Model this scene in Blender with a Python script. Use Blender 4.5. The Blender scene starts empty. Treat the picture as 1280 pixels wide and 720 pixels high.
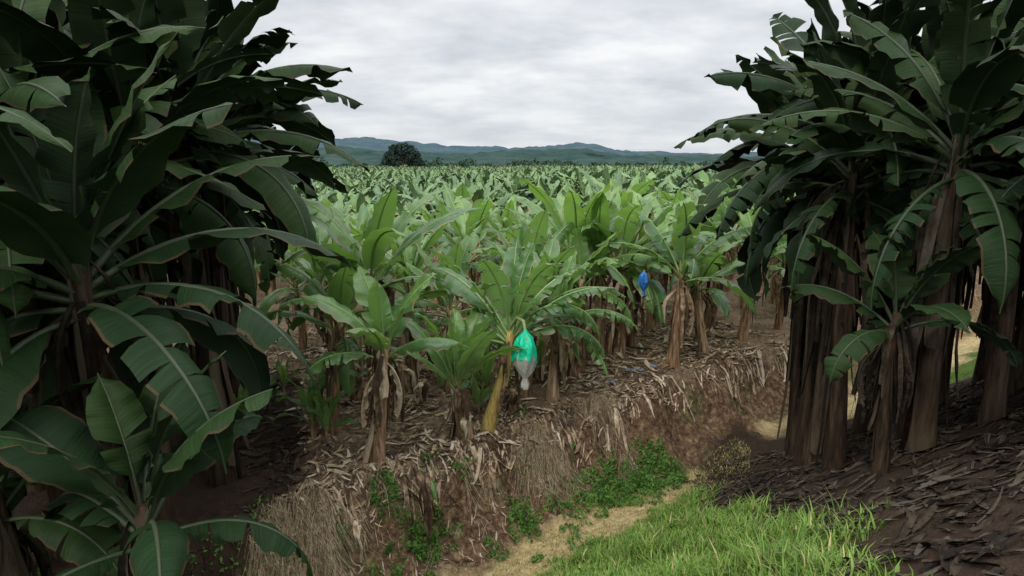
import bpy, math, random
from mathutils import Vector, Matrix, noise
R=random.Random(7)
sc=bpy.context.scene
sc.view_settings.view_transform='Standard'
sc.view_settings.look='None'
sc.view_settings.exposure=0
U=Vector((.788,.616,0)); Wd=Vector((-.616,.788,0)); D0=8.25
CAMZ=4.6
# ------------------------------------------------------------ terrain
PROF=[(-1e4,0),(-.1,0),(.22,-.3),(.48,-.85),(.85,-1.2),(1.35,-1.3),(2.0,-1.12),(2.4,-.95),(8.2,2.9),(10,3.0),(1e5,3.0)]
def prof(s):
    for (a,za),(b,zb) in zip(PROF,PROF[1:]):
        if s<=b: return za+(zb-za)*(s-a)/(b-a)
    return 3.0
def sval(x,y):
    d=-.616*x+.788*y; u=.788*x+.616*y
    return D0-d+.34*noise.noise(Vector((u*.55,3.1,0)))+.16*noise.noise(Vector((u*1.9,7.1,0)))
def gz(x,y,fine=True):
    s=sval(x,y); z=prof(s)
    if fine and abs(x)<60 and abs(y)<80:
        a=.06+ (.2 if 0<s<1.1 else 0)
        z+=a*noise.noise(Vector((x*1.3,y*1.3,1)))+.06*noise.noise(Vector((x*4.1,y*4.1,5)))
        if -.5<s<1.2: z+=.10*noise.noise(Vector((x*6,y*6,9)))
    return z
# tall stands that flank the clearing, shade painted into their colours (world positions)
LEFT=[(-4.25,8.8),(-4.7,9.9),(-5.1,11.1),(-5.5,12.4),(-4.6,7.7),(-5.3,7.0),(-6.4,6.5),(-5.8,9.2),(-6.9,8.6),(-8.2,7.0),(-6.3,11.2),(-7.8,10.6),(-9.5,9.3),(-6.5,13.2),(-7.8,13),(-5.9,8.1),(-7.2,5.7),(-9,11.5),(-8.7,8.4),(-5.8,5.9),(-4.2,6.2),(-7,10)]
RIGHT=[(4.4,8.1),(4.75,9.2),(5.1,10.3),(5.5,11.5),(5.3,8.5),(6.1,9.3),(6.9,7.9),(5.8,7.3),(8.3,9.0),(7.2,10.3),(9.6,8.6),(7.2,12),(8.7,11.3),(4.8,7.0),(6.3,6.2),(7.9,6.6),(5.5,5.9),(7.4,8.9),(9.5,7.2),(6.2,10.6),(6.9,5.0)]
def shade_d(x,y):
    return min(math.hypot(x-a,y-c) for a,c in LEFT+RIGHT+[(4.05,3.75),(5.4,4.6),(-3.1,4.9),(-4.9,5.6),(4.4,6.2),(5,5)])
# ------------------------------------------------------------ node helpers
def mat(name):
    m=bpy.data.materials.new(name); m.use_nodes=True
    nt=m.node_tree; nt.nodes.clear()
    return m,nt,nt.nodes.new('ShaderNodeOutputMaterial')
def N(nt,t,**k):
    n=nt.nodes.new(t)
    for a,b in k.items(): setattr(n,a,b)
    return n
def ramp(nt,fac,cols):
    r=N(nt,'ShaderNodeValToRGB'); e=r.color_ramp.elements
    while len(e)<len(cols): e.new(.5)
    for i,(p,c) in enumerate(cols):
        e[i].position=p; e[i].color=(*c,1)
    nt.links.new(fac,r.inputs[0]); return r.outputs[0]
def mix(nt,f,a,b,mode='MIX'):
    m=N(nt,'ShaderNodeMix',data_type='RGBA',blend_type=mode)
    for s,v in ((m.inputs[0],f),(m.inputs[6],a),(m.inputs[7],b)):
        if hasattr(v,'is_output'): nt.links.new(v,s)
        elif isinstance(v,(tuple,list)): s.default_value=(*v,1)
        else: s.default_value=v
    return m.outputs[2]
def math_(nt,op,a,b=0.,c=None,clamp=False):
    m=N(nt,'ShaderNodeMath',operation=op,use_clamp=clamp)
    for s,v in zip(m.inputs,(a,b,c)):
        if v is None: continue
        if hasattr(v,'is_output'): nt.links.new(v,s)
        else: s.default_value=v
    return m.outputs[0]
def noiz(nt,vec,scale,detail=4,rough=.55):
    n=N(nt,'ShaderNodeTexNoise'); n.inputs['Scale'].default_value=scale
    n.inputs['Detail'].default_value=detail; n.inputs['Roughness'].default_value=rough
    if vec: nt.links.new(vec,n.inputs['Vector'])
    return n.outputs['Fac']
def mapping(nt,vec,sc_):
    m=N(nt,'ShaderNodeMapping'); m.inputs['Scale'].default_value=sc_
    nt.links.new(vec,m.inputs[0]); return m.outputs[0]
def attr(nt,name):
    a=N(nt,'ShaderNodeAttribute'); a.attribute_name=name; return a
def bump(nt,h,st,dist=.02):
    b=N(nt,'ShaderNodeBump'); b.inputs['Strength'].default_value=st; b.inputs['Distance'].default_value=dist
    nt.links.new(h,b.inputs['Height']); return b.outputs[0]
def princ(nt,col,rough,nrm=None,spec=.5):
    p=N(nt,'ShaderNodeBsdfPrincipled')
    if hasattr(col,'is_output'): nt.links.new(col,p.inputs['Base Color'])
    else: p.inputs['Base Color'].default_value=(*col,1)
    p.inputs['Roughness'].default_value=rough
    p.inputs['Specular IOR Level'].default_value=spec
    if nrm: nt.links.new(nrm,p.inputs['Normal'])
    return p
# ------------------------------------------------------------ materials
def leaf_mat(name,k=1.0,gl=.5,rough=.42,tr=.25,cool=0.,far=False):
    m,nt,o=mat(name); L=nt.links
    tc=N(nt,'ShaderNodeTexCoord'); t=attr(nt,'tint').outputs['Fac']
    oi=N(nt,'ShaderNodeObjectInfo').outputs['Random']
    def c(r,g,b): return (r*k*(1-cool*.3),g*k,b*k*(1+cool))
    f=math_(nt,'MULTIPLY',math_(nt,'ADD',t,oi),.5)
    f=ramp(nt,f,[(.25,(0,0,0)),(.8,(1,1,1))])
    bf=N(nt,'ShaderNodeNewGeometry').outputs['Backfacing']
    nrm=None
    if far:
        base=mix(nt,f,c(.040,.100,.036),c(.14,.24,.07))
    else:
        sep=N(nt,'ShaderNodeSeparateXYZ'); L.new(tc.outputs['UV'],sep.inputs[0])
        veins=noiz(nt,mapping(nt,tc.outputs['UV'],(1.2,42,1)),1,2)
        blot=noiz(nt,tc.outputs['Object'],3.0,1)
        base=ramp(nt,veins,[(.3,c(.036,.092,.030)),(.7,c(.068,.155,.044))])
        base=mix(nt,f,base,ramp(nt,veins,[(.3,c(.10,.20,.042)),(.7,c(.17,.30,.068))]))
        base=mix(nt,ramp(nt,blot,[(.45,(0,0,0)),(.75,(.55,.55,.55))]),base,c(.05,.105,.042))
        u=math_(nt,'ABSOLUTE',math_(nt,'SUBTRACT',sep.outputs[0],.5))
        base=mix(nt,math_(nt,'LESS_THAN',u,.022),base,(.20*k,.28*k,.10*k))
        e=math_(nt,'MULTIPLY',math_(nt,'GREATER_THAN',u,.455),math_(nt,'GREATER_THAN',blot,.48))
        base=mix(nt,e,base,(.22*k,.16*k,.08*k))
        nrm=bump(nt,veins,.5,.012)
    base=mix(nt,math_(nt,'MULTIPLY',bf,.55),base,c(.15,.235,.12))
    p=princ(nt,base,rough,nrm,gl)
    if tr>0:
        tl=N(nt,'ShaderNodeBsdfTranslucent'); L.new(mix(nt,1.0,base,(1.8,2.0,.7),'MULTIPLY'),tl.inputs[0])
        ms=N(nt,'ShaderNodeMixShader'); ms.inputs[0].default_value=tr
        L.new(p.outputs[0],ms.inputs[1]); L.new(tl.outputs[0],ms.inputs[2]); L.new(ms.outputs[0],o.inputs[0])
    else: L.new(p.outputs[0],o.inputs[0])
    return m
def dry_mat(name,cols,k=1.0,sx=(6,6,.8)):
    m,nt,o=mat(name); L=nt.links
    tc=N(nt,'ShaderNodeTexCoord'); t=attr(nt,'tint').outputs['Fac']
    st=noiz(nt,mapping(nt,tc.outputs['Object'],sx),3,3,.6)
    f=math_(nt,'ADD',math_(nt,'MULTIPLY',st,.75),math_(nt,'MULTIPLY',math_(nt,'SUBTRACT',t,.5),.55),None)
    c=ramp(nt,f,[(.2,tuple(v*k for v in cols[0])),(.36,tuple(v*k for v in cols[1])),(.5,tuple(v*k for v in cols[2])),(.7,tuple(v*k for v in cols[3]))])
    p=princ(nt,c,.8,bump(nt,st,.7,.03),.2)
    L.new(p.outputs[0],o.inputs[0]); return m
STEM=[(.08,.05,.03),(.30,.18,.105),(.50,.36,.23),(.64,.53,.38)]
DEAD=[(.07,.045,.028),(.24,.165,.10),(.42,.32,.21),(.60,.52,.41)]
M={}
M['leaf']=leaf_mat('banana_leaf',1.15,.65,.36,.28); M['fleaf']=leaf_mat('banana_leaf_far',1.0,.5,.42,.0,0.,True)
M['stem']=dry_mat('banana_stem',STEM); M['dead']=dry_mat('dead_leaf',DEAD,1,(3,3,3))
M['ystem']=dry_mat('yellow_stem',[(.13,.07,.03),(.36,.23,.07),(.48,.37,.12),(.36,.37,.14)],1,(9,9,1.4))
def simple(name,c1,c2,rough=.6,scale=6,spec=.4,tr=0):
    m,nt,o=mat(name); tc=N(nt,'ShaderNodeTexCoord'); n=noiz(nt,tc.outputs['Object'],scale,2)
    t=attr(nt,'tint').outputs['Fac']
    c=ramp(nt,math_(nt,'ADD',math_(nt,'MULTIPLY',n,.6),math_(nt,'MULTIPLY',t,.4)),[(.3,c1),(.7,c2)])
    p=princ(nt,c,rough,None,spec)
    if tr:
        tl=N(nt,'ShaderNodeBsdfTranslucent'); nt.links.new(c,tl.inputs[0])
        ms=N(nt,'ShaderNodeMixShader'); ms.inputs[0].default_value=tr
        nt.links.new(p.outputs[0],ms.inputs[1]); nt.links.new(tl.outputs[0],ms.inputs[2]); nt.links.new(ms.outputs[0],o.inputs[0])
    else: nt.links.new(p.outputs[0],o.inputs[0])
    return m
M['rib']=simple('leaf_midrib',(.15,.24,.07),(.26,.34,.13))
# side stands: deep shade painted into leaf, stem and litter colours (green reflectance about 0.04)
M['dleaf']=leaf_mat('shaded_banana_leaf',.22,.10,.55,.0,.10)
M['dstem']=dry_mat('shaded_banana_stem',STEM,.14); M['ddead']=dry_mat('shaded_dead_leaf',DEAD,.13,(3,3,3))
M['drib']=simple('shaded_midrib',(.03,.045,.02),(.045,.06,.028))
# ------------------------------------------------------------ mesh builder
class B:
    def __init__(s): s.v=[];s.f=[];s.uv=[];s.t=[];s.m=[]
    def add(s,co,uv=(0,0),t=.5):
        s.v.append(tuple(co)); s.uv.append(uv); s.t.append(t); return len(s.v)-1
    def face(s,idx,m=0): s.f.append(idx); s.m.append(m)
    def mesh(s,name,mats,smooth=True):
        me=bpy.data.meshes.new(name); me.from_pydata(s.v,[],s.f)
        for k in mats: me.materials.append(k)
        me.polygons.foreach_set('material_index',s.m)
        me.polygons.foreach_set('use_smooth',[smooth]*len(s.f))
        ul=me.uv_layers.new(name='UVMap')
        li=[0]*len(me.loops); me.loops.foreach_get('vertex_index',li)
        fl=[]
        for i in li: fl.extend(s.uv[i])
        ul.data.foreach_set('uv',fl)
        a=me.attributes.new('tint','FLOAT','POINT'); a.data.foreach_set('value',s.t)
        me.update(); return me
    def obj(s,name,mats,parent=None,smooth=True):
        o=bpy.data.objects.new(name,s.mesh(name,mats,smooth)); sc.collection.objects.link(o)
        if parent: o.parent=parent
        return o
def tube(b,pts,rad,m=0,sides=6,t=.5,cap=False):
    prev=None; rings=[]
    for i,p in enumerate(pts):
        p=Vector(p)
        d=(Vector(pts[min(i+1,len(pts)-1)])-Vector(pts[max(i-1,0)])).normalized()
        a=Vector((1,0,0)) if abs(d.x)<.8 else Vector((0,1,0))
        x=d.cross(a).normalized(); y=d.cross(x)
        if prev is not None:
            x=(prev-d*prev.dot(d)).normalized(); y=d.cross(x)
        prev=x
        rings.append([b.add(p+(x*math.cos(2*math.pi*k/sides)+y*math.sin(2*math.pi*k/sides))*rad[i],(k/sides,i),t) for k in range(sides)])
    for r0,r1 in zip(rings,rings[1:]):
        for k in range(sides):
            b.face((r0[k],r0[(k+1)%sides],r1[(k+1)%sides],r1[k]),m)
    if cap: b.face(tuple(rings[-1]),m)
def leaf(b,base,az,e0,droop,L,W,pet=.3,fold=.35,curl=.5,torn=.2,n=16,mi=0,ribm=1,tint=.5,roll=0.,bend=0.,K=3,pw=1.4,limp=0):
    tot=L+pet; npet=2
    p=Vector(base); mids=[];T=[];S=[];Nn=[]
    ss=[0]+[pet/tot*(i+1)/npet for i in range(npet)]+[(pet+L*(i+1)/n)/tot for i in range(n)]
    last=0
    for s in ss:
        e=e0-droop*s**pw; a=az+bend*s
        d=Vector((math.cos(e)*math.cos(a),math.cos(e)*math.sin(a),math.sin(e)))
        p=p+d*(s-last)*tot; last=s
        sd=Vector((-math.sin(a),math.cos(a),0)); nn=sd.cross(d)*-1
        r=roll*s
        sd2=sd*math.cos(r)+nn*math.sin(r); nn2=nn*math.cos(r)-sd*math.sin(r)
        mids.append(p.copy());T.append(d);S.append(sd2);Nn.append(nn2)
    tube(b,mids,[.028*max(0,1-ss[i])**.8*L/1.9+.005 for i in range(len(mids))],ribm,4,tint)
    ph=R.random()*6
    for sg in (1,-1):
        i=0
        while i<n:
            g=n-i
            if torn>0:
                g=1
                while i+g<n and R.random()>torn: g+=1
            gd=R.uniform(0,1)*(.2+torn*2.2)+limp; c=(i+i+g)/2; lean=R.uniform(-.35,.35)*torn; wk=1-R.random()*torn*.35
            rows=[]
            for j in range(i,i+g+1):
                q=j+npet; t=j/n
                w=W/2*max(.0,math.sin(math.pi*min(1,t*.96+.035)**.78))**.55*wk
                if j==n: w*=.3
                pos=mids[q].copy(); row=[b.add(pos,(.5,t*L),tint)]
                for k in range(1,K+1):
                    f=k/K; ang=fold-(curl+gd)*f
                    dirv=S[q]*sg*math.cos(ang)+Nn[q]*math.sin(ang)+T[q]*(.22+lean)
                    pos=pos+dirv*(w/K)
                    off=T[q]*((c-j)*L/n*(.22*f if g<n else 0))
                    rip=Nn[q]*(math.sin(j*1.9+ph+sg)*.022*f+math.sin(j*.8+ph*2)*.022*f)
                    row.append(b.add(pos+off+rip,(.5+sg*.5*f,t*L),tint))
                rows.append(row)
            for r0,r1 in zip(rows,rows[1:]):
                for k in range(K):
                    q4=(r0[k],r1[k],r1[k+1],r0[k+1])
                    b.face(q4 if sg>0 else q4[::-1],mi)
            i+=g
def stem(b,top,r0,r1,mi,t0=.5,flaps=6,deadm=3,base=Vector((0,0,0)),sides=12,bow=.0):
    n=9; pts=[];rad=[]
    bx=R.uniform(-1,1)*bow; by=R.uniform(-1,1)*bow
    for i in range(n+1):
        s=i/n; pts.append(base+(top-base)*s+Vector((bx,by,0))*math.sin(s*math.pi))
        rad.append((r0+(r1-r0)*s)*(1+.25*max(0,.12-s)/.12)*R.uniform(.95,1.06))
    pts[0]=pts[0]-Vector((0,0,.25))
    tube(b,pts,rad,mi,sides,t0,True)
    def at(s):
        x=min(max(s,0),.999)*n; i=int(x); f=x-i
        return Vector(pts[i]).lerp(Vector(pts[i+1]),f), rad[i]+(rad[i+1]-rad[i])*f
    for _ in range(flaps):
        a0=R.uniform(0,6.28); s1=R.uniform(.35,1.0); s0=max(0,s1-R.uniform(.2,.55)); aw=R.uniform(.4,1.1); tt=R.random(); peel=R.uniform(0,.14)
        rows=[]
        for i in range(7):
            s=s0+(s1-s0)*i/6; c,r=at(s); wv=aw*(.25+.75*math.sin(math.pi*(.08+.85*i/6)))
            rr=r+.012+peel*((1-i/6)**2)+R.uniform(0,.014)
            rows.append([b.add(c+Vector((math.cos(a0+wv*(k/3-.5)),math.sin(a0+wv*(k/3-.5)),0))*rr+Vector((0,0,R.uniform(-.03,.03) if i==0 else 0)),(k/3,i),tt) for k in range(4)])
        for r_0,r_1 in zip(rows,rows[1:]):
            for k in range(3): b.face((r_0[k],r_0[k+1],r_1[k+1],r_1[k]),mi if tt>.35 else deadm)
    return at
def hang(b,p,az,L,W,mi):
    n=8; rows=[]; p=Vector(p); tt=R.random(); tw=R.uniform(-2,2); out=R.uniform(.05,.3); ph=R.random()*6
    for i in range(n+1):
        s=i/n
        c=p+Vector((math.cos(az),math.sin(az),0))*(out*math.sin(min(1,s*1.6)*1.6))+Vector((0,0,-L*s+ .12*math.sin(s*3)))
        w=W*(.3+.7*math.sin(math.pi*min(1,s*.85+.1)))*R.uniform(.6,1.15); a=az+math.pi/2+tw*s
        d=Vector((math.cos(a),math.sin(a),0)); nn=Vector((-math.sin(a),math.cos(a),0))
        rows.append([b.add(c+d*(k/3-.5)*w+nn*(.35*w*((k%2)-.5)+.02*math.sin(ph+i)),(k/3,s*L),min(1,max(0,tt+R.uniform(-.2,.2)))) for k in range(4)])
    for r0,r1 in zip(rows,rows[1:]):
        for k in range(3): b.face((r0[k],r0[k+1],r1[k+1],r1[k]),mi)
def plant(seed,hs,nl,L,W,torn=.2,lean=(0,0),r0=.15,dead=4,K=3,n=14,top_e=1.5,low_e=.35,stemm=2,droopk=1.0,flaps=7,brown=0,gap=None):
    R.seed(seed); b=B(); top=Vector((lean[0],lean[1],hs))
    at=stem(b,top,r0,r0*.5,stemm,R.uniform(.35,.65),flaps,4,bow=.05)
    a=R.random()*6.28
    for i in range(nl):
        s=i/(nl-1)
        a+=2.4+R.uniform(-.35,.35)
        e=low_e+(top_e-low_e)*s**.8+R.uniform(-.12,.12)
        dr=(1.75-1.35*s+R.uniform(-.25,.35))*droopk
        ll=L*(.78+.3*math.sin(math.pi*min(1,s*.9+.15)))*R.uniform(.9,1.08)
        if s>.93: ll*=.85
        if gap and s<.75 and abs((a-gap[0]+math.pi)%(2*math.pi)-math.pi)<gap[1]: a+=2*gap[1]   # no old leaf over the bunch
        p=Vector(at(.86+.14*s)[0])+Vector((math.cos(a),math.sin(a),0))*.04
        leaf(b,p,a,min(e,1.5),dr,ll,W*R.uniform(.85,1.1)*(.8 if s>.93 else 1),pet=.28*L/1.9,fold=R.uniform(.15,.6)+(.5 if s>.93 else 0),
             curl=R.uniform(.3,1.0),torn=max(0,torn*(1.5-1.2*s))*R.uniform(.3,1.6),n=n,K=K,tint=min(1,max(0,.1+.65*s+R.uniform(-.35,.35))),roll=R.uniform(-.8,.8),bend=R.uniform(-.5,.5) if not gap else 0)
    for i in range(brown):
        aa=R.random()*6.28
        leaf(b,at(R.uniform(.8,.92))[0],aa,R.uniform(-.2,.4),R.uniform(1.9,2.3),L*R.uniform(.5,.75),W*.5,pet=.15,curl=1.4,fold=.1,torn=.5,n=9,K=2,mi=4,ribm=4,tint=R.random(),limp=.7,pw=.6)
    for i in range(dead):
        aa=R.random()*6.28; s=R.uniform(.75,1); p,r=at(s)
        hang(b,p+Vector((math.cos(aa),math.sin(aa),0))*r,aa,R.uniform(.5,1.0)*hs*.6,R.uniform(.06,.17),4)
    return b
mats=[M['leaf'],M['rib'],M['stem'],M['stem'],M['dead']]
fmats=[M['fleaf'],M['rib'],M['stem'],M['stem'],M['dead']]
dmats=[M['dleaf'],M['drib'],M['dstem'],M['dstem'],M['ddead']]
ymats=[M['leaf'],M['rib'],M['ystem'],M['stem'],M['dead']]
variants=[];fvariants=[]
for i in range(10):
    RR=random.Random(100+i)
    b=plant(200+i,RR.uniform(1.9,2.5),RR.choice([10,11,12]),RR.uniform(1.7,2.0),RR.uniform(.5,.62),torn=RR.choice([.2,.4,.6]),
            lean=(RR.uniform(-.35,.35),RR.uniform(-.35,.35)),r0=RR.uniform(.12,.17),dead=RR.choice([4,6,8]),brown=2)
    variants.append(b.mesh('banana_plant_mesh',mats))
for i in range(12):
    RR=random.Random(160+i)
    b=plant(600+i,RR.uniform(1.8,2.6),RR.choice([9,11,12]),RR.uniform(1.5,2.05),RR.uniform(.42,.62),torn=RR.choice([.2,.4,.6]),r0=.14,dead=2,K=2,n=10,flaps=1,low_e=RR.uniform(.2,.6))
    fvariants.append(b.mesh('banana_plant_far_mesh',fmats))
tall=[]
for i in range(8):
    RR=random.Random(300+i)
    b=plant(400+i*3,RR.uniform(3.8,4.3),24,RR.uniform(1.6,1.9),RR.uniform(.52,.62),torn=RR.choice([.15,.3,.5]),lean=(RR.uniform(-.2,.2),RR.uniform(-.2,.2)),
            r0=RR.uniform(.12,.15),dead=9,low_e=-.25,n=14,K=3,brown=3,flaps=12)
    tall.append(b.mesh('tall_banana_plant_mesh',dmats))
def place(me,name,x,y,rot=0,s=1,parent=None,z=None,own=False):
    if own: me=me.copy()
    o=bpy.data.objects.new(name,me); sc.collection.objects.link(o)
    o.location=(x,y,gz(x,y,False) if z is None else z); o.rotation_euler=(0,0,rot); o.scale=(s,s,s)
    if parent: o.parent=parent
    return o
# ------------------------------------------------------------ ground
def axis(segs):
    out=[segs[0][0]]
    for a,b_,st in segs:
        n=max(1,round((b_-a)/st))
        out+= [a+(b_-a)*(i+1)/n for i in range(n)]
    return out
xs=axis([(-5000,-600,1100),(-600,-100,100),(-100,-20,8),(-20,-5,.5),(-5,5.5,.07),(5.5,14,.25),(14,30,1),(30,100,8),(100,600,100),(600,5000,1100)])
ys=axis([(-400,-40,60),(-40,-4,4),(-4,3,.5),(3,16,.07),(16,30,.4),(30,80,2.5),(80,400,20),(400,6000,700)])
gb=B(); nx=len(xs); ny=len(ys)
for y in ys:
    for x in xs: 
        gb.add((x,y,gz(x,y)),(0,0),.5)
for j in range(ny-1):
    for i in range(nx-1):
        a=j*nx+i; gb.face((a,a+1,a+nx+1,a+nx))
zw=[];zt=[];zg=[];zd=[]
def sm(a,b_,v):
    t=min(1,max(0,(v-a)/(b_-a))); return t*t*(3-2*t)
def SD(x,y):   # wider apron of litter and painted shade on the near bank at right
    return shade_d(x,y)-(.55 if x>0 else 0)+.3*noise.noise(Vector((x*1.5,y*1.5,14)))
for (x,y,z) in gb.v:
    s=sval(x,y)+.25*noise.noise(Vector((x*1.5,y*1.5,4)))
    zw.append(sm(-.1,.25,s)*(1-sm(1.05,1.3,s)))
    zt.append(sm(1.0,1.35,s)*(1-sm(2.1,2.5,s)))
    zg.append(sm(2.1,2.5,s))
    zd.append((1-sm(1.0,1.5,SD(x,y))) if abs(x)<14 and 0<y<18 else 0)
m,nt,o_=mat('ground_soil'); L=nt.links
tc=N(nt,'ShaderNodeTexCoord').outputs['Object']
n1=noiz(nt,tc,1.1,4,.65); n2=noiz(nt,tc,9,4,.7); n3=noiz(nt,tc,38,2,.7)
soil=ramp(nt,n1,[(.3,(.08,.052,.034)),(.5,(.18,.12,.078)),(.7,(.31,.225,.16))])
soil=mix(nt,ramp(nt,n2,[(.5,(0,0,0)),(.62,(1,1,1))]),soil,(.34,.255,.175))
soil=mix(nt,.5,soil,ramp(nt,n3,[(.35,(.25,.25,.25)),(.65,(1,1,1))]),'MULTIPLY')
wall=ramp(nt,n2,[(.33,(.045,.027,.017)),(.52,(.14,.086,.052)),(.68,(.29,.20,.12))])
wall=mix(nt,ramp(nt,n1,[(.5,(0,0,0)),(.62,(.6,.6,.6))]),wall,ramp(nt,n2,[(.4,(.05,.065,.02)),(.65,(.16,.17,.06))]))
tan_=ramp(nt,n2,[(.3,(.21,.16,.07)),(.5,(.39,.30,.15)),(.7,(.52,.43,.25))])
tan_=mix(nt,ramp(nt,n1,[(.52,(0,0,0)),(.72,(.45,.45,.45))]),tan_,(.18,.19,.05))
gr=ramp(nt,n2,[(.3,(.03,.05,.012)),(.7,(.10,.16,.03))])
c=mix(nt,attr(nt,'zw').outputs['Fac'],soil,wall)
c=mix(nt,attr(nt,'zt').outputs['Fac'],c,tan_)
c=mix(nt,attr(nt,'zg').outputs['Fac'],c,gr)
c=mix(nt,attr(nt,'zd').outputs['Fac'],c,mix(nt,n2,(.014,.009,.006),(.06,.04,.028)))  # soil near the side stands darkened, their shade put into its colour
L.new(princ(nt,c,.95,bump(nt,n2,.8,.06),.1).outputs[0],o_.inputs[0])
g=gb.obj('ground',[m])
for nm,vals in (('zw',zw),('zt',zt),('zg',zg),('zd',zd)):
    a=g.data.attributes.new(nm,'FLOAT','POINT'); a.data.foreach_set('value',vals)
# ------------------------------------------------------------ plantation
R.seed(5)
plantation=bpy.data.objects.new('banana_plantation',None); sc.collection.objects.link(plantation)
P0=Wd*D0
def uw(u,w): 
    p=P0+U*u+Wd*w; return p.x,p.y
w=2.4; cnt=0
while w<330:
    su=1.65 if w<40 else (2.4 if w<90 else 4.0)
    u=-300
    while u<420:
        x,y=uw(u+R.uniform(-.45,.45),w+R.uniform(-.55,.55)); u+=su
        if y<3 or y>255: continue
        lim=.55*y+3 if y<45 else .36*y+10
        if abs(x)>lim: continue
        if y<15 and (shade_d(x,y)<1.0 or x<-5.2): continue
        hv=noise.noise(Vector((x*.16,y*.16,0)))
        if y>14 and R.random()<.05: continue
        me=R.choice(variants if y<24 else fvariants); s=R.uniform(.78,1.08)+.16*hv+(.08 if x>2 else 0)
        near=y<17
        place(me,'banana_plant',x,y,R.random()*6.28,s,None if near else plantation,z=gz(x,y,False),own=y<20); cnt+=1
    w+=2.2 if w<40 else (2.6 if w<90 else 4.0)
u=13.2
while u<60:
    x,y=uw(u,.85+R.uniform(-.2,.2)); place(R.choice(variants),'banana_plant',x,y,R.random()*6.28,R.uniform(.85,1.05),plantation,z=0); u+=1.8
print('plants',cnt)
# ---- custom front plants
b=plant(11,1.9,9,1.3,.54,torn=.2,lean=(.22,.0),r0=.13,dead=9,n=16,K=4,low_e=.45,droopk=.85,flaps=18,brown=3)
place(b.mesh('banana_plant_front',mats),'banana_plant',-2.15,9.41,.0,1)
b=plant(23,1.85,13,1.8,.54,torn=.45,lean=(.45,-.05),r0=.125,dead=3,n=20,K=4,low_e=.3,flaps=9,brown=0,gap=(-.95,.85))
leaf(b,(.47,-.0,1.85),.12,.85,2.2,1.6,.46,torn=.4,n=20,K=4,tint=.6,curl=.9,fold=.2,limp=.4)
place(b.mesh('banana_plant_bearing',ymats),'banana_plant',-.46,10.48,0,1)
b=plant(31,.95,9,1.25,.36,torn=.02,lean=(-.1,.0),r0=.085,dead=2,n=16,K=4,low_e=.95,top_e=1.5,droopk=.55,flaps=3)
place(b.mesh('banana_sucker',mats),'young_banana_plant',-.82,10.2,.6,1.1)
def pix(px,py,z=0.):   # ground position of a sighting taken from the photograph
    x=(px-640)/800; v=(py-360)/800
    dy=.982-v*.191; dz=-.191-v*.982; t=(CAMZ-z)/-dz
    return x*t,dy*t
for i,(px,py,vi,s) in enumerate([(690,498,2,.86),(655,496,4,.8),(842,458,1,1.02),(722,468,6,.9),(748,446,3,.98),(775,440,5,1.0),(786,432,0,1.05),(812,412,7,1.05)]):
    x,y=pix(px,py); place(variants[vi],'banana_plant',x,y,i*1.7,s,z=0,own=True)
b=plant(41,.35,6,.75,.2,torn=0,r0=.05,dead=0,n=10,low_e=.9,top_e=1.5,droopk=.6,flaps=0); sk=b.mesh('small_sucker',mats)
for i in range(30):
    u=R.uniform(-4,9); w=R.uniform(.5,5); x,y=uw(u,w)
    if y<9: continue
    place(sk,'banana_sucker',x,y,R.random()*6,R.uniform(.5,1.1),own=True)
def stump(px,py,h,r,sx):
    b=B(); R.seed(int(px)); stem(b,Vector((sx,0,h)),r,r*.85,0,.5,6,1)
    for k in range(4): hang(b,(sx*.8+R.uniform(-r,r),R.uniform(-r,0),h*.95),-1.5+R.uniform(-1,1),h*.7,.12,1)
    x,y=pix(px,py); o=b.obj('banana_stump',[M['stem'],M['dead']]); o.location=(x,y,0)
for a in [(569,528,.75,.07,.0),(586,548,.45,.09,-.03),(640,515,.45,.07,.02),(648,490,.9,.09,.1),(688,495,1.1,.11,.3),(516,486,1.0,.1,.05),(600,500,.8,.1,.1),(760,440,.8,.1,.1),(547,478,1.1,.1,0),(672,470,.7,.09,.15),(712,470,.9,.09,.1),(776,435,1.4,.1,.3),(444,500,.9,.12,0),(500,500,.7,.08,.1),(530,505,.5,.08,0)]: stump(*a)
# ------------------------------------------------------------ tall stands with painted-in shade, left & right of the clearing
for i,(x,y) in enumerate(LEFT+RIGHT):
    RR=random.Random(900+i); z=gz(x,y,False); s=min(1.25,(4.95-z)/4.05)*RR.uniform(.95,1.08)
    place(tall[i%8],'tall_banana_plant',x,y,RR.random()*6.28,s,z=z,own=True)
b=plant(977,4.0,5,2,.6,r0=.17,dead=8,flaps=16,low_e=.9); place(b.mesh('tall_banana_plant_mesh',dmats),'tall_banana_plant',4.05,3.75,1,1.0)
b=plant(51,2.7,11,1.6,.62,torn=.15,lean=(.1,0),r0=.12,dead=14,n=18,K=4,low_e=.2,top_e=1.45,flaps=16,brown=3); yb=b.mesh('young_shaded',dmats)
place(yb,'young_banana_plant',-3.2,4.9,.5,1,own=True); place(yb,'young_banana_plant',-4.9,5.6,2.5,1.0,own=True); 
place(yb,'young_banana_plant',4.1,6.6,3.9,.7,own=True)
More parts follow.
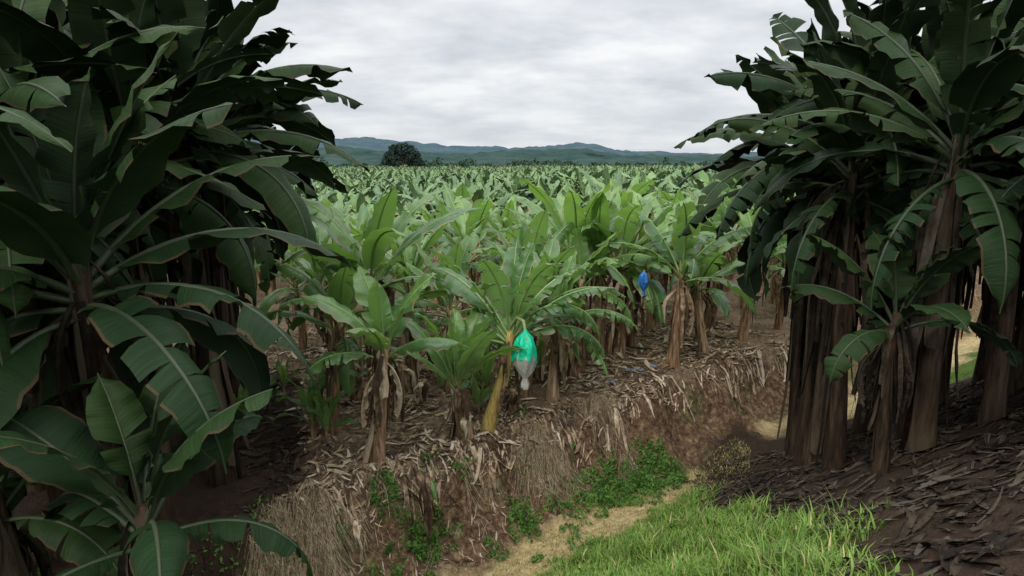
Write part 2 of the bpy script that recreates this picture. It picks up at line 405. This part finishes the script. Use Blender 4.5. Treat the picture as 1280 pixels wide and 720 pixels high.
# ------------------------------------------------------------ litter
R.seed(9)
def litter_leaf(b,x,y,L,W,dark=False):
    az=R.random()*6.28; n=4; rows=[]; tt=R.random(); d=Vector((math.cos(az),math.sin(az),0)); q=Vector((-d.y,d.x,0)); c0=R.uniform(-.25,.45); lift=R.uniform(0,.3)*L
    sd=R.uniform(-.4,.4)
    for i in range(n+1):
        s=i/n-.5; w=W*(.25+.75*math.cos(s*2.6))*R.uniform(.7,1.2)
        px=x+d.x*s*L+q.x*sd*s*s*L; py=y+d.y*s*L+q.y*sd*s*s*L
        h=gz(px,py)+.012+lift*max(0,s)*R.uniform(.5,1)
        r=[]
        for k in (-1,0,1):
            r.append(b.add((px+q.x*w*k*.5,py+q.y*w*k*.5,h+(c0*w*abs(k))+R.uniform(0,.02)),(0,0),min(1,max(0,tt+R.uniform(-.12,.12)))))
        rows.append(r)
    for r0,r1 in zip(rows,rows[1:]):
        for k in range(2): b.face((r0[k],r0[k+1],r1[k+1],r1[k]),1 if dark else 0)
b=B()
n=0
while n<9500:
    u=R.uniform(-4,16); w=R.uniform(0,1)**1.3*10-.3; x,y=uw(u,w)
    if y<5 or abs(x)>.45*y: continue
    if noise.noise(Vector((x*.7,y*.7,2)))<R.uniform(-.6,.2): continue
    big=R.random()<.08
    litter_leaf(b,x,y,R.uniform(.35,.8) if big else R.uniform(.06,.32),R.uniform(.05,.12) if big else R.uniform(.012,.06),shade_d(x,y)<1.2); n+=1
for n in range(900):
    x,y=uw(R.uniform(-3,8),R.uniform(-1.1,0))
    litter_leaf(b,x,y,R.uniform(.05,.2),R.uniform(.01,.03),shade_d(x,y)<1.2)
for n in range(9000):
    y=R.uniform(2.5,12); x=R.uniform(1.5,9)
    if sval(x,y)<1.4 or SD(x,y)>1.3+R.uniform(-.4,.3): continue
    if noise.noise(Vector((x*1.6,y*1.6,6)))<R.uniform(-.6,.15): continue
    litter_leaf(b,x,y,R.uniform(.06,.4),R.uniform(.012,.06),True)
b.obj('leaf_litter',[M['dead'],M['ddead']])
# ------------------------------------------------------------ dry hanging growth on the bank
M['straw']=dry_mat('dry_straw',[(.12,.085,.05),(.27,.20,.12),(.42,.33,.21),(.54,.46,.31)],1,(5,5,5))
b=B(); n=0
while n<5600:
    u=R.uniform(-2.9,9); s=R.uniform(-.35,.9); x,y=uw(u,-s)
    if shade_d(x,y)<1.2: continue
    dn=noise.noise(Vector((u*1.1,s*1.2,8)))+.5*noise.noise(Vector((u*3.5,s*2,18)))+(.3 if -.2<u<3.0 else (-.3 if u<=-.2 else -.1))
    if dn<R.uniform(.0,.5): continue
    n+=1
    L_=R.uniform(.06,.4); tt=R.random(); dx=R.uniform(-.6,.6)
    prev=None; wv=(U*R.uniform(.7,1)+Vector((0,0,R.uniform(-.5,.5))))*R.uniform(.0012,.0034)
    am=R.uniform(.02,.13)
    for i in range(5):
        f=i/4; ss=s+L_*f*.8; qx,qy=uw(u+dx*f*L_*(1+f),-ss); h=gz(qx,qy)+.02+am*math.sin(f*math.pi*R.uniform(.8,1))
        p=Vector((qx,qy,h)); r=(b.add(p-wv,(0,0),tt),b.add(p+wv,(0,0),tt))
        if prev: b.face((prev[0],prev[1],r[1],r[0]))
        prev=r
b.obj('dry_bank_grass',[M['straw']])
# ------------------------------------------------------------ grass
M['grass']=simple('green_grass',(.075,.145,.020),(.22,.36,.065),.5,3,.3,.3)
M['tang']=simple('dry_grass',(.24,.20,.08),(.54,.45,.23),.7,3,.2,.2)
def blade(b,x,y,h,w,m=0,lean=.4):
    a=R.random()*6.28; d=Vector((math.cos(a),math.sin(a),0)); q=Vector((-d.y,d.x,0))*w; z=gz(x,y)-.01; tt=R.random()
    p=Vector((x,y,z)); l=R.uniform(.1,lean)*h
    v0=b.add(p-q,(0,0),tt);v1=b.add(p+q,(0,0),tt);m1=p+d*l*.35+Vector((0,0,h*.6))
    v2=b.add(m1+q*.7,(0,0),tt);v3=b.add(m1-q*.7,(0,0),tt);v4=b.add(p+d*l+Vector((0,0,h*R.uniform(.75,1))),(0,0),tt)
    b.face((v0,v1,v2,v3),m); b.face((v3,v2,v4),m)
b=B(); n=0
while n<32000:
    x=R.uniform(-2.5,4.6); y=R.uniform(3.5,11); s=sval(x,y)
    if x<.1*y-1.2 and y<6: continue
    if s<2.25+.5*noise.noise(Vector((x*1.5,y*1.5,4)))+.4*noise.noise(Vector((x*5,y*5,4))) or s>7.2: continue
    if SD(x,y)<1.15+R.uniform(-.25,.25): continue
    k=noise.noise(Vector((x*2.2,y*2.2,11)))+.6*noise.noise(Vector((x*6,y*6,31)))
    blade(b,x,y,R.uniform(.04,.13)*max(.3,1+1.3*k)*sm(1.8,2.9,s+.3)+.03,R.uniform(.004,.012),1 if R.random()<.07 else 0,1.4); n+=1
b.obj('green_grass',[M['grass'],M['tang']])
b=B(); n=0
while n<9000:
    x=R.uniform(-3.5,5); y=R.uniform(6.5,14); s=sval(x,y)
    if s<1.1 or s>2.6 or abs(x)>.4*y: continue
    if noise.noise(Vector((x*1.8,y*1.8,21)))<R.uniform(-.6,.2): continue
    blade(b,x,y,R.uniform(.03,.08),R.uniform(.003,.007),0 if R.random()<.8 else 1,1.2); n+=1
b.obj('dry_verge_grass',[M['tang'],M['grass']])
M['weed']=simple('weed_leaf',(.045,.11,.018),(.13,.27,.045),.5,4,.3,.3)
b=B()
def weed(x,y,r,h,cn):
    for i in range(cn):
        a=R.random()*6.28; rr=r*math.sqrt(R.random()); px=x+rr*math.cos(a); py=y+rr*math.sin(a)
        if noise.noise(Vector((px*7,py*7,3)))<R.uniform(-.5,.15): continue
        z=gz(px,py)+R.random()*h*(1-(rr/r)**2*.7)*max(.2,1+1.5*noise.noise(Vector((px*5,py*5,3))))+.02
        sz=R.uniform(.012,.045); n_=Vector((R.uniform(-1,1),R.uniform(-1,.4),R.uniform(.2,1.2))).normalized(); q=n_.orthogonal().normalized()
        q=Matrix.Rotation(R.random()*6.28,3,n_)@q; p_=n_.cross(q); c=Vector((px,py,z)); tt=R.random()
        b.face((b.add(c+q*sz*1.4,(0,0),tt),b.add(c+p_*sz*.6+n_*.01,(0,0),tt),b.add(c-q*sz,(0,0),tt),b.add(c-p_*sz*.6+n_*.01,(0,0),tt)))
for px,py,z,r,h,cn in [(820,570,-.8,.6,.3,1500),(790,590,-1,.5,.2,900),(765,600,-1.05,.4,.15,600),(830,540,-.4,.45,.2,700),(745,575,-.6,.35,.15,450),(655,655,-1.1,.28,.18,350),(700,560,-.1,.2,.1,100),(482,640,-.5,.22,.25,400),(530,692,-1.1,.26,.3,700),(655,600,-.5,.3,.12,260),(800,620,-1.2,.45,.1,450),(560,640,-.6,.2,.1,90),(650,520,0,.14,.15,80),(700,540,0,.1,.1,40),(745,600,-.9,.4,.12,460),(490,690,-.9,.2,.1,80),(780,545,-.3,.5,.15,500),(720,600,-.8,.35,.12,300),(810,530,-.1,.4,.12,300)]:
    x,y=pix(px,py,z); weed(x,y,r,h,cn)
for i in range(90):
    x,y=uw(R.uniform(-3,8),R.uniform(-2,.2)); weed(x,y,R.uniform(.08,.25),.1,R.randint(20,90))
for i in range(22):
    x=R.uniform(-.5,2.4); y=R.uniform(6,9)
    if sval(x,y)>2.4: weed(x,y,R.uniform(.08,.25),.16,R.randint(60,160))
b.obj('bank_weeds',[M['weed']],smooth=False)
b=B()
for px,py,z,L_ in [(528,600,.02,.75),(535,602,0,.8),(524,598,.05,.6),(540,598,.0,.7),(532,600,.0,.9),(446,660,-.35,.55),(450,665,-.4,.5),(690,625,-.7,.3),(612,590,-.1,.4)]:
    x,y=pix(px,py,z); hang(b,(x,y-.05,z+.15),-1.3,L_,.13,0)
b.obj('fallen_dry_leaf',[M['dead']])
b=B(); R.seed(3)
leaf(b,(0,0,0),-1.0,.25,1.6,.6,.26,pet=.1,torn=.5,n=12,tint=.1,limp=.5)
x,y=pix(525,585,.1); o=b.obj('fallen_banana_leaf',[M['leaf'],M['rib']]); o.location=(x,y,.08)
# ------------------------------------------------------------ bagged bunch
def plastic(name,c,alpha,rough=.3,tr=.35):
    m,nt,o=mat(name); tc=N(nt,'ShaderNodeTexCoord').outputs['Object']
    n=noiz(nt,mapping(nt,tc,(1,1,.35)),16,4)
    col=ramp(nt,n,[(.3,tuple(v*.75 for v in c)),(.7,c)])
    p=princ(nt,col,rough,bump(nt,n,.9,.04),.5)
    tl=N(nt,'ShaderNodeBsdfTranslucent'); nt.links.new(col,tl.inputs[0])
    ms=N(nt,'ShaderNodeMixShader'); ms.inputs[0].default_value=tr
    nt.links.new(p.outputs[0],ms.inputs[1]); nt.links.new(tl.outputs[0],ms.inputs[2])
    tp=N(nt,'ShaderNodeBsdfTransparent'); m2=N(nt,'ShaderNodeMixShader'); m2.inputs[0].default_value=alpha
    nt.links.new(tp.outputs[0],m2.inputs[1]); nt.links.new(ms.outputs[0],m2.inputs[2]); nt.links.new(m2.outputs[0],o.inputs[0])
    return m
teal=plastic('teal_plastic',(.012,.82,.47),1.0,.35,.3); clear=plastic('clear_plastic',(.85,.86,.82),.6); blue=plastic('blue_plastic',(.05,.25,.70),.97)
def lathe(name,profile,mt,parent,seed=0,sides=28,cr=.1,skirt=0):
    b=B(); rings=[]
    for i,(r,z) in enumerate(profile):
        ring=[]
        for k in range(sides):
            a=2*math.pi*k/sides
            rr=r*(1+cr*math.sin(a*7+seed+i*.4)*.6+cr*1.6*noise.noise(Vector((math.cos(a)*1.6,math.sin(a)*1.6,z*5+seed))))
            zz=z+(skirt*noise.noise(Vector((math.cos(a)*2,math.sin(a)*2,seed))) if i==len(profile)-1 else 0)
            ring.append(b.add((rr*math.cos(a),rr*math.sin(a),zz),(k/sides,z)))
        rings.append(ring)
    for r0,r1 in zip(rings,rings[1:]):
        for k in range(sides): b.face((r0[k],r0[(k+1)%sides],r1[(k+1)%sides],r1[k]))
    return b.obj(name,[mt],parent)
M['fruit']=simple('green_banana_fruit',(.17,.21,.07),(.30,.32,.13),.5)
def bunch(x,y,zt,H,topmat,full=False):
    e=bpy.data.objects.new('bagged_banana_bunch',None); sc.collection.objects.link(e); e.location=(x,y,zt)
    s=H/.92
    P=[(.02,.02),(.035,-.02),(.07,-.06),(.12,-.11),(.155,-.18),(.17,-.27),(.185,-.36),(.19,-.42)]
    lathe('upper_bag',[(r*s,z*s) for r,z in P],topmat,e,1,cr=.24,skirt=.14)
    Q=[(.135,-.28),(.165,-.40),(.16,-.52),(.13,-.63),(.08,-.70),(.045,-.745),(.04,-.77),(.065,-.84),(.06,-.92)]
    lathe('lower_bag',[(r*s,z*s) for r,z in Q],topmat if full else clear,e,5,cr=.16,skirt=.04)
    b=B()
    for k in range(7):
        z=-.2-.065*k; rr=.085-.006*max(0,k-3)
        for j in range(9):
            a=j*.7+k*.35; c=Vector((math.cos(a),math.sin(a),0))
            pts=[c*rr*(.5+.5*math.sin(f*1.4+.3))+Vector((0,0,z+.11*f)) for f in (0,.33,.66,1)]
            tube(b,[p*s for p in pts],[.012*s,.018*s,.017*s,.006*s],0,6,R.random(),True)
    tube(b,[(0,0,.02),(0,0,-.5*s),(0,0,-.66*s)],[.025,.02,.015],0,6)
    b.obj('fruit',[M['fruit']],e)
    return e
e=bunch(.215,9.95,1.97,.97,teal)
b=B(); tube(b,[(-.24,.45,-.05),(-.13,.3,.14),(-.03,.06,.14),(0,0,-.02)],[.035,.03,.028,.025],0,8); b.obj('bunch_stalk',[M['rib']],e)
x,y=pix(800,350,2.2); bunch(x,y-.4,2.46,.5,blue,full=True)
b=B(); R.seed(8)
for px,py in [(790,468),(797,470),(783,466),(760,480),(812,462)]:
    x,y=pix(px,py); rows=[]
    for i in range(5): rows.append([b.add((x+i*.04+R.uniform(-.02,.02),y+k*.06+R.uniform(-.02,.02),gz(x,y)+.03+R.uniform(0,.06))) for k in range(3)])
    for r0,r1 in zip(rows,rows[1:]):
        for k in range(2): b.face((r0[k],r0[k+1],r1[k+1],r1[k]))
b.obj('plastic_scraps',[plastic('pale_blue_plastic',(.3,.45,.6),.9)],smooth=False)
# ------------------------------------------------------------ distant trees
M['far']=simple('distant_foliage',(.022,.045,.028),(.055,.095,.05),.8,.3,.1)
M['farb']=simple('broad_tree_foliage',(.020,.038,.034),(.045,.075,.058),.8,.3,.1)
def crown(b,c,rx,ry,rz,n,sz,seed=0):
    for i in range(n):
        v=Vector((R.gauss(0,1),R.gauss(0,1),R.gauss(0,1))).normalized()
        k=1+.45*noise.noise(v*1.7+Vector((seed,0,0)))
        rr=R.uniform(.6,1)*k; p=Vector((c[0]+v.x*rx*rr,c[1]+v.y*ry*rr,c[2]+v.z*rz*rr))
        q=Vector((R.uniform(-1,1),R.uniform(-1,1),R.uniform(-1,1))).normalized(); w_=q.orthogonal().normalized(); z_=q.cross(w_); s=sz*R.uniform(.5,1.3); tt=R.random()
        b.face(tuple(b.add(p+w_*s*a+z_*s*c_,(0,0),tt) for a,c_ in ((1,0),(0,.7),(-1,0),(0,-.7))))
b=B(); R.seed(4)
tube(b,[(0,0,0),(0,0,4),(.4,0,8)],[.6,.45,.25],1,8)
for dx,dz,r in [(-3.9,7.0,2.8),(3.2,7.4,3.0),(0.4,9.2,3.2),(-5.4,4.5,2.2),(5.4,4.8,2.4),(0,4.5,4.5),(2.4,9.4,2.2),(-2.4,9.6,2.4),(4.6,7.4,1.8)]:
    tube(b,[(0,0,3),(dx*.5,0,dz*.7),(dx*.8,0,dz)],[.3,.2,.08],1,5); crown(b,(dx,R.uniform(-1,1),dz+.3),r,r,r*.85,2000,.34,dx)
o=b.obj('broad_tree',[M['farb'],M['stem']],smooth=False); o.location=(-43,256,0); o.scale=(1.08,1.08,1.02)
b=B()
for i in range(330):
    x=R.uniform(-200,200); y=R.uniform(262,330); h=R.uniform(3.2,5.8)+1.5*noise.noise(Vector((x*.03,0,0)))
    if R.random()<.08: h+=R.uniform(1,3)
    r=R.uniform(2,4.5); crown(b,(x,y,h*.55),r,r,h*.5,150,.6,i)
b.obj('distant_tree_line',[M['far']],smooth=False)
# ------------------------------------------------------------ hills
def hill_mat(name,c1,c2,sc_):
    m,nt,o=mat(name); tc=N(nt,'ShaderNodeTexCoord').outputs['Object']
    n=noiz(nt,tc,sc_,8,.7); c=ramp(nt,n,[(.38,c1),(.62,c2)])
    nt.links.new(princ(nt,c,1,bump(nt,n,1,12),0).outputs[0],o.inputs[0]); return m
def ridge(name,pts,dist,mt,depth,rough,sd,x0=-1700,x1=3000,step=4):
    b=B()
    nxx=int((x1-x0)/step)
    def hh(px):
        for (a,ha),(c,hc) in zip(pts,pts[1:]):
            if px<=c: return ha+(hc-ha)*(px-a)/(c-a)
        return pts[-1][1]
    prev=None
    for i in range(nxx):
        px=x0+step*i; x=(px-640)/800*dist/1.0; h=hh(px)/800*dist+CAMZ
        h+=rough*(noise.noise(Vector((px*.02,sd,0)))*1.2+noise.noise(Vector((px*.07,sd,3)))*.9+noise.noise(Vector((px*.35,sd,5)))*.9+noise.noise(Vector((px*.9,sd,5)))*.7)
        col=[]
        for j in range(9):
            f=j/8
            bump_=rough*2.5*noise.noise(Vector((px*.05,j*.9,sd)))*math.sin(f*math.pi)
            col.append(b.add((x,dist-depth*(1-f)+bump_*6,max(-2,(h)*math.sin(f*math.pi/2)+bump_)),(0,0),R.random()))
        if prev:
            for j in range(8): b.face((prev[j],col[j],col[j+1],prev[j+1]))
        prev=col
    return b.obj(name,[mt],smooth=True)
far=[(-1700,20),(0,26),(440,29),(470,32),(500,27),(540,24),(560,21),(600,21),(640,18),(680,21),(700,22),(722,25),(745,20),(770,15),(800,14),(842,12),(1000,12),(3000,20)]
near=[(-1700,8),(300,14),(440,20),(490,15),(520,13),(600,13),(660,17),(720,17),(760,11),(842,9),(3000,8)]
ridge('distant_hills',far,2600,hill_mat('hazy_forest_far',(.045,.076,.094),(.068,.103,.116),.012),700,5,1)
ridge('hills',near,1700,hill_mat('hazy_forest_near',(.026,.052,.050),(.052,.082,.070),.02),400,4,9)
# ------------------------------------------------------------ world, sun, camera
EL=math.radians(42); RO=math.radians(208)
wd=bpy.data.worlds.new('World'); sc.world=wd; wd.use_nodes=True; nt=wd.node_tree; nt.nodes.clear(); L=nt.links
out=N(nt,'ShaderNodeOutputWorld')
sky=N(nt,'ShaderNodeTexSky',sky_type='NISHITA'); sky.sun_disc=False; sky.sun_elevation=EL; sky.sun_rotation=RO
bg1=N(nt,'ShaderNodeBackground'); L.new(sky.outputs[0],bg1.inputs[0]); bg1.inputs[1].default_value=.1
tc=N(nt,'ShaderNodeTexCoord').outputs['Generated']; sep=N(nt,'ShaderNodeSeparateXYZ'); L.new(tc,sep.inputs[0])
zz=math_(nt,'MAXIMUM',sep.outputs[2],0.0); dv=math_(nt,'ADD',zz,.2)
cx=math_(nt,'DIVIDE',sep.outputs[0],dv); cy=math_(nt,'DIVIDE',sep.outputs[1],dv)
cb=N(nt,'ShaderNodeCombineXYZ'); L.new(cx,cb.inputs[0]); L.new(cy,cb.inputs[1])
n1=noiz(nt,mapping(nt,cb.outputs[0],(.9,1.1,1)),1.9,4,.58)
col=ramp(nt,n1,[(.32,(.64,.675,.725)),(.5,(.83,.845,.87)),(.64,(1.0,1.0,1.0))])
hz=N(nt,'ShaderNodeMapRange'); L.new(zz,hz.inputs[0]); hz.inputs[1].default_value=0; hz.inputs[2].default_value=.13; hz.inputs[3].default_value=.6; hz.inputs[4].default_value=0
col=mix(nt,hz.outputs[0],col,(.64,.69,.76))
g_=N(nt,'ShaderNodeMapRange'); L.new(zz,g_.inputs[0]); g_.inputs[1].default_value=.25; g_.inputs[2].default_value=1; g_.inputs[3].default_value=1.0; g_.inputs[4].default_value=3.7
bg2=N(nt,'ShaderNodeBackground'); L.new(col,bg2.inputs[0]); L.new(g_.outputs[0],bg2.inputs[1])
ms=N(nt,'ShaderNodeMixShader'); ms.inputs[0].default_value=.9; L.new(bg1.outputs[0],ms.inputs[1]); L.new(bg2.outputs[0],ms.inputs[2]); L.new(ms.outputs[0],out.inputs[0])
sl=bpy.data.lights.new('sun','SUN'); sl.energy=1.5; sl.angle=math.radians(10); sl.color=(1,.95,.86)
so=bpy.data.objects.new('sun',sl); sc.collection.objects.link(so)
dirv=Vector((math.sin(RO)*math.cos(EL),math.cos(RO)*math.cos(EL),math.sin(EL)))
so.rotation_euler=dirv.to_track_quat('Z','Y').to_euler(); so.location=(0,0,40)
cd=bpy.data.cameras.new('camera'); co=bpy.data.objects.new('camera',cd); sc.collection.objects.link(co)
cd.sensor_width=36; cd.lens=22.5; cd.clip_end=12000; cd.clip_start=.05
co.location=(0,0,CAMZ); co.rotation_euler=(math.radians(90-11),0,0); sc.camera=co
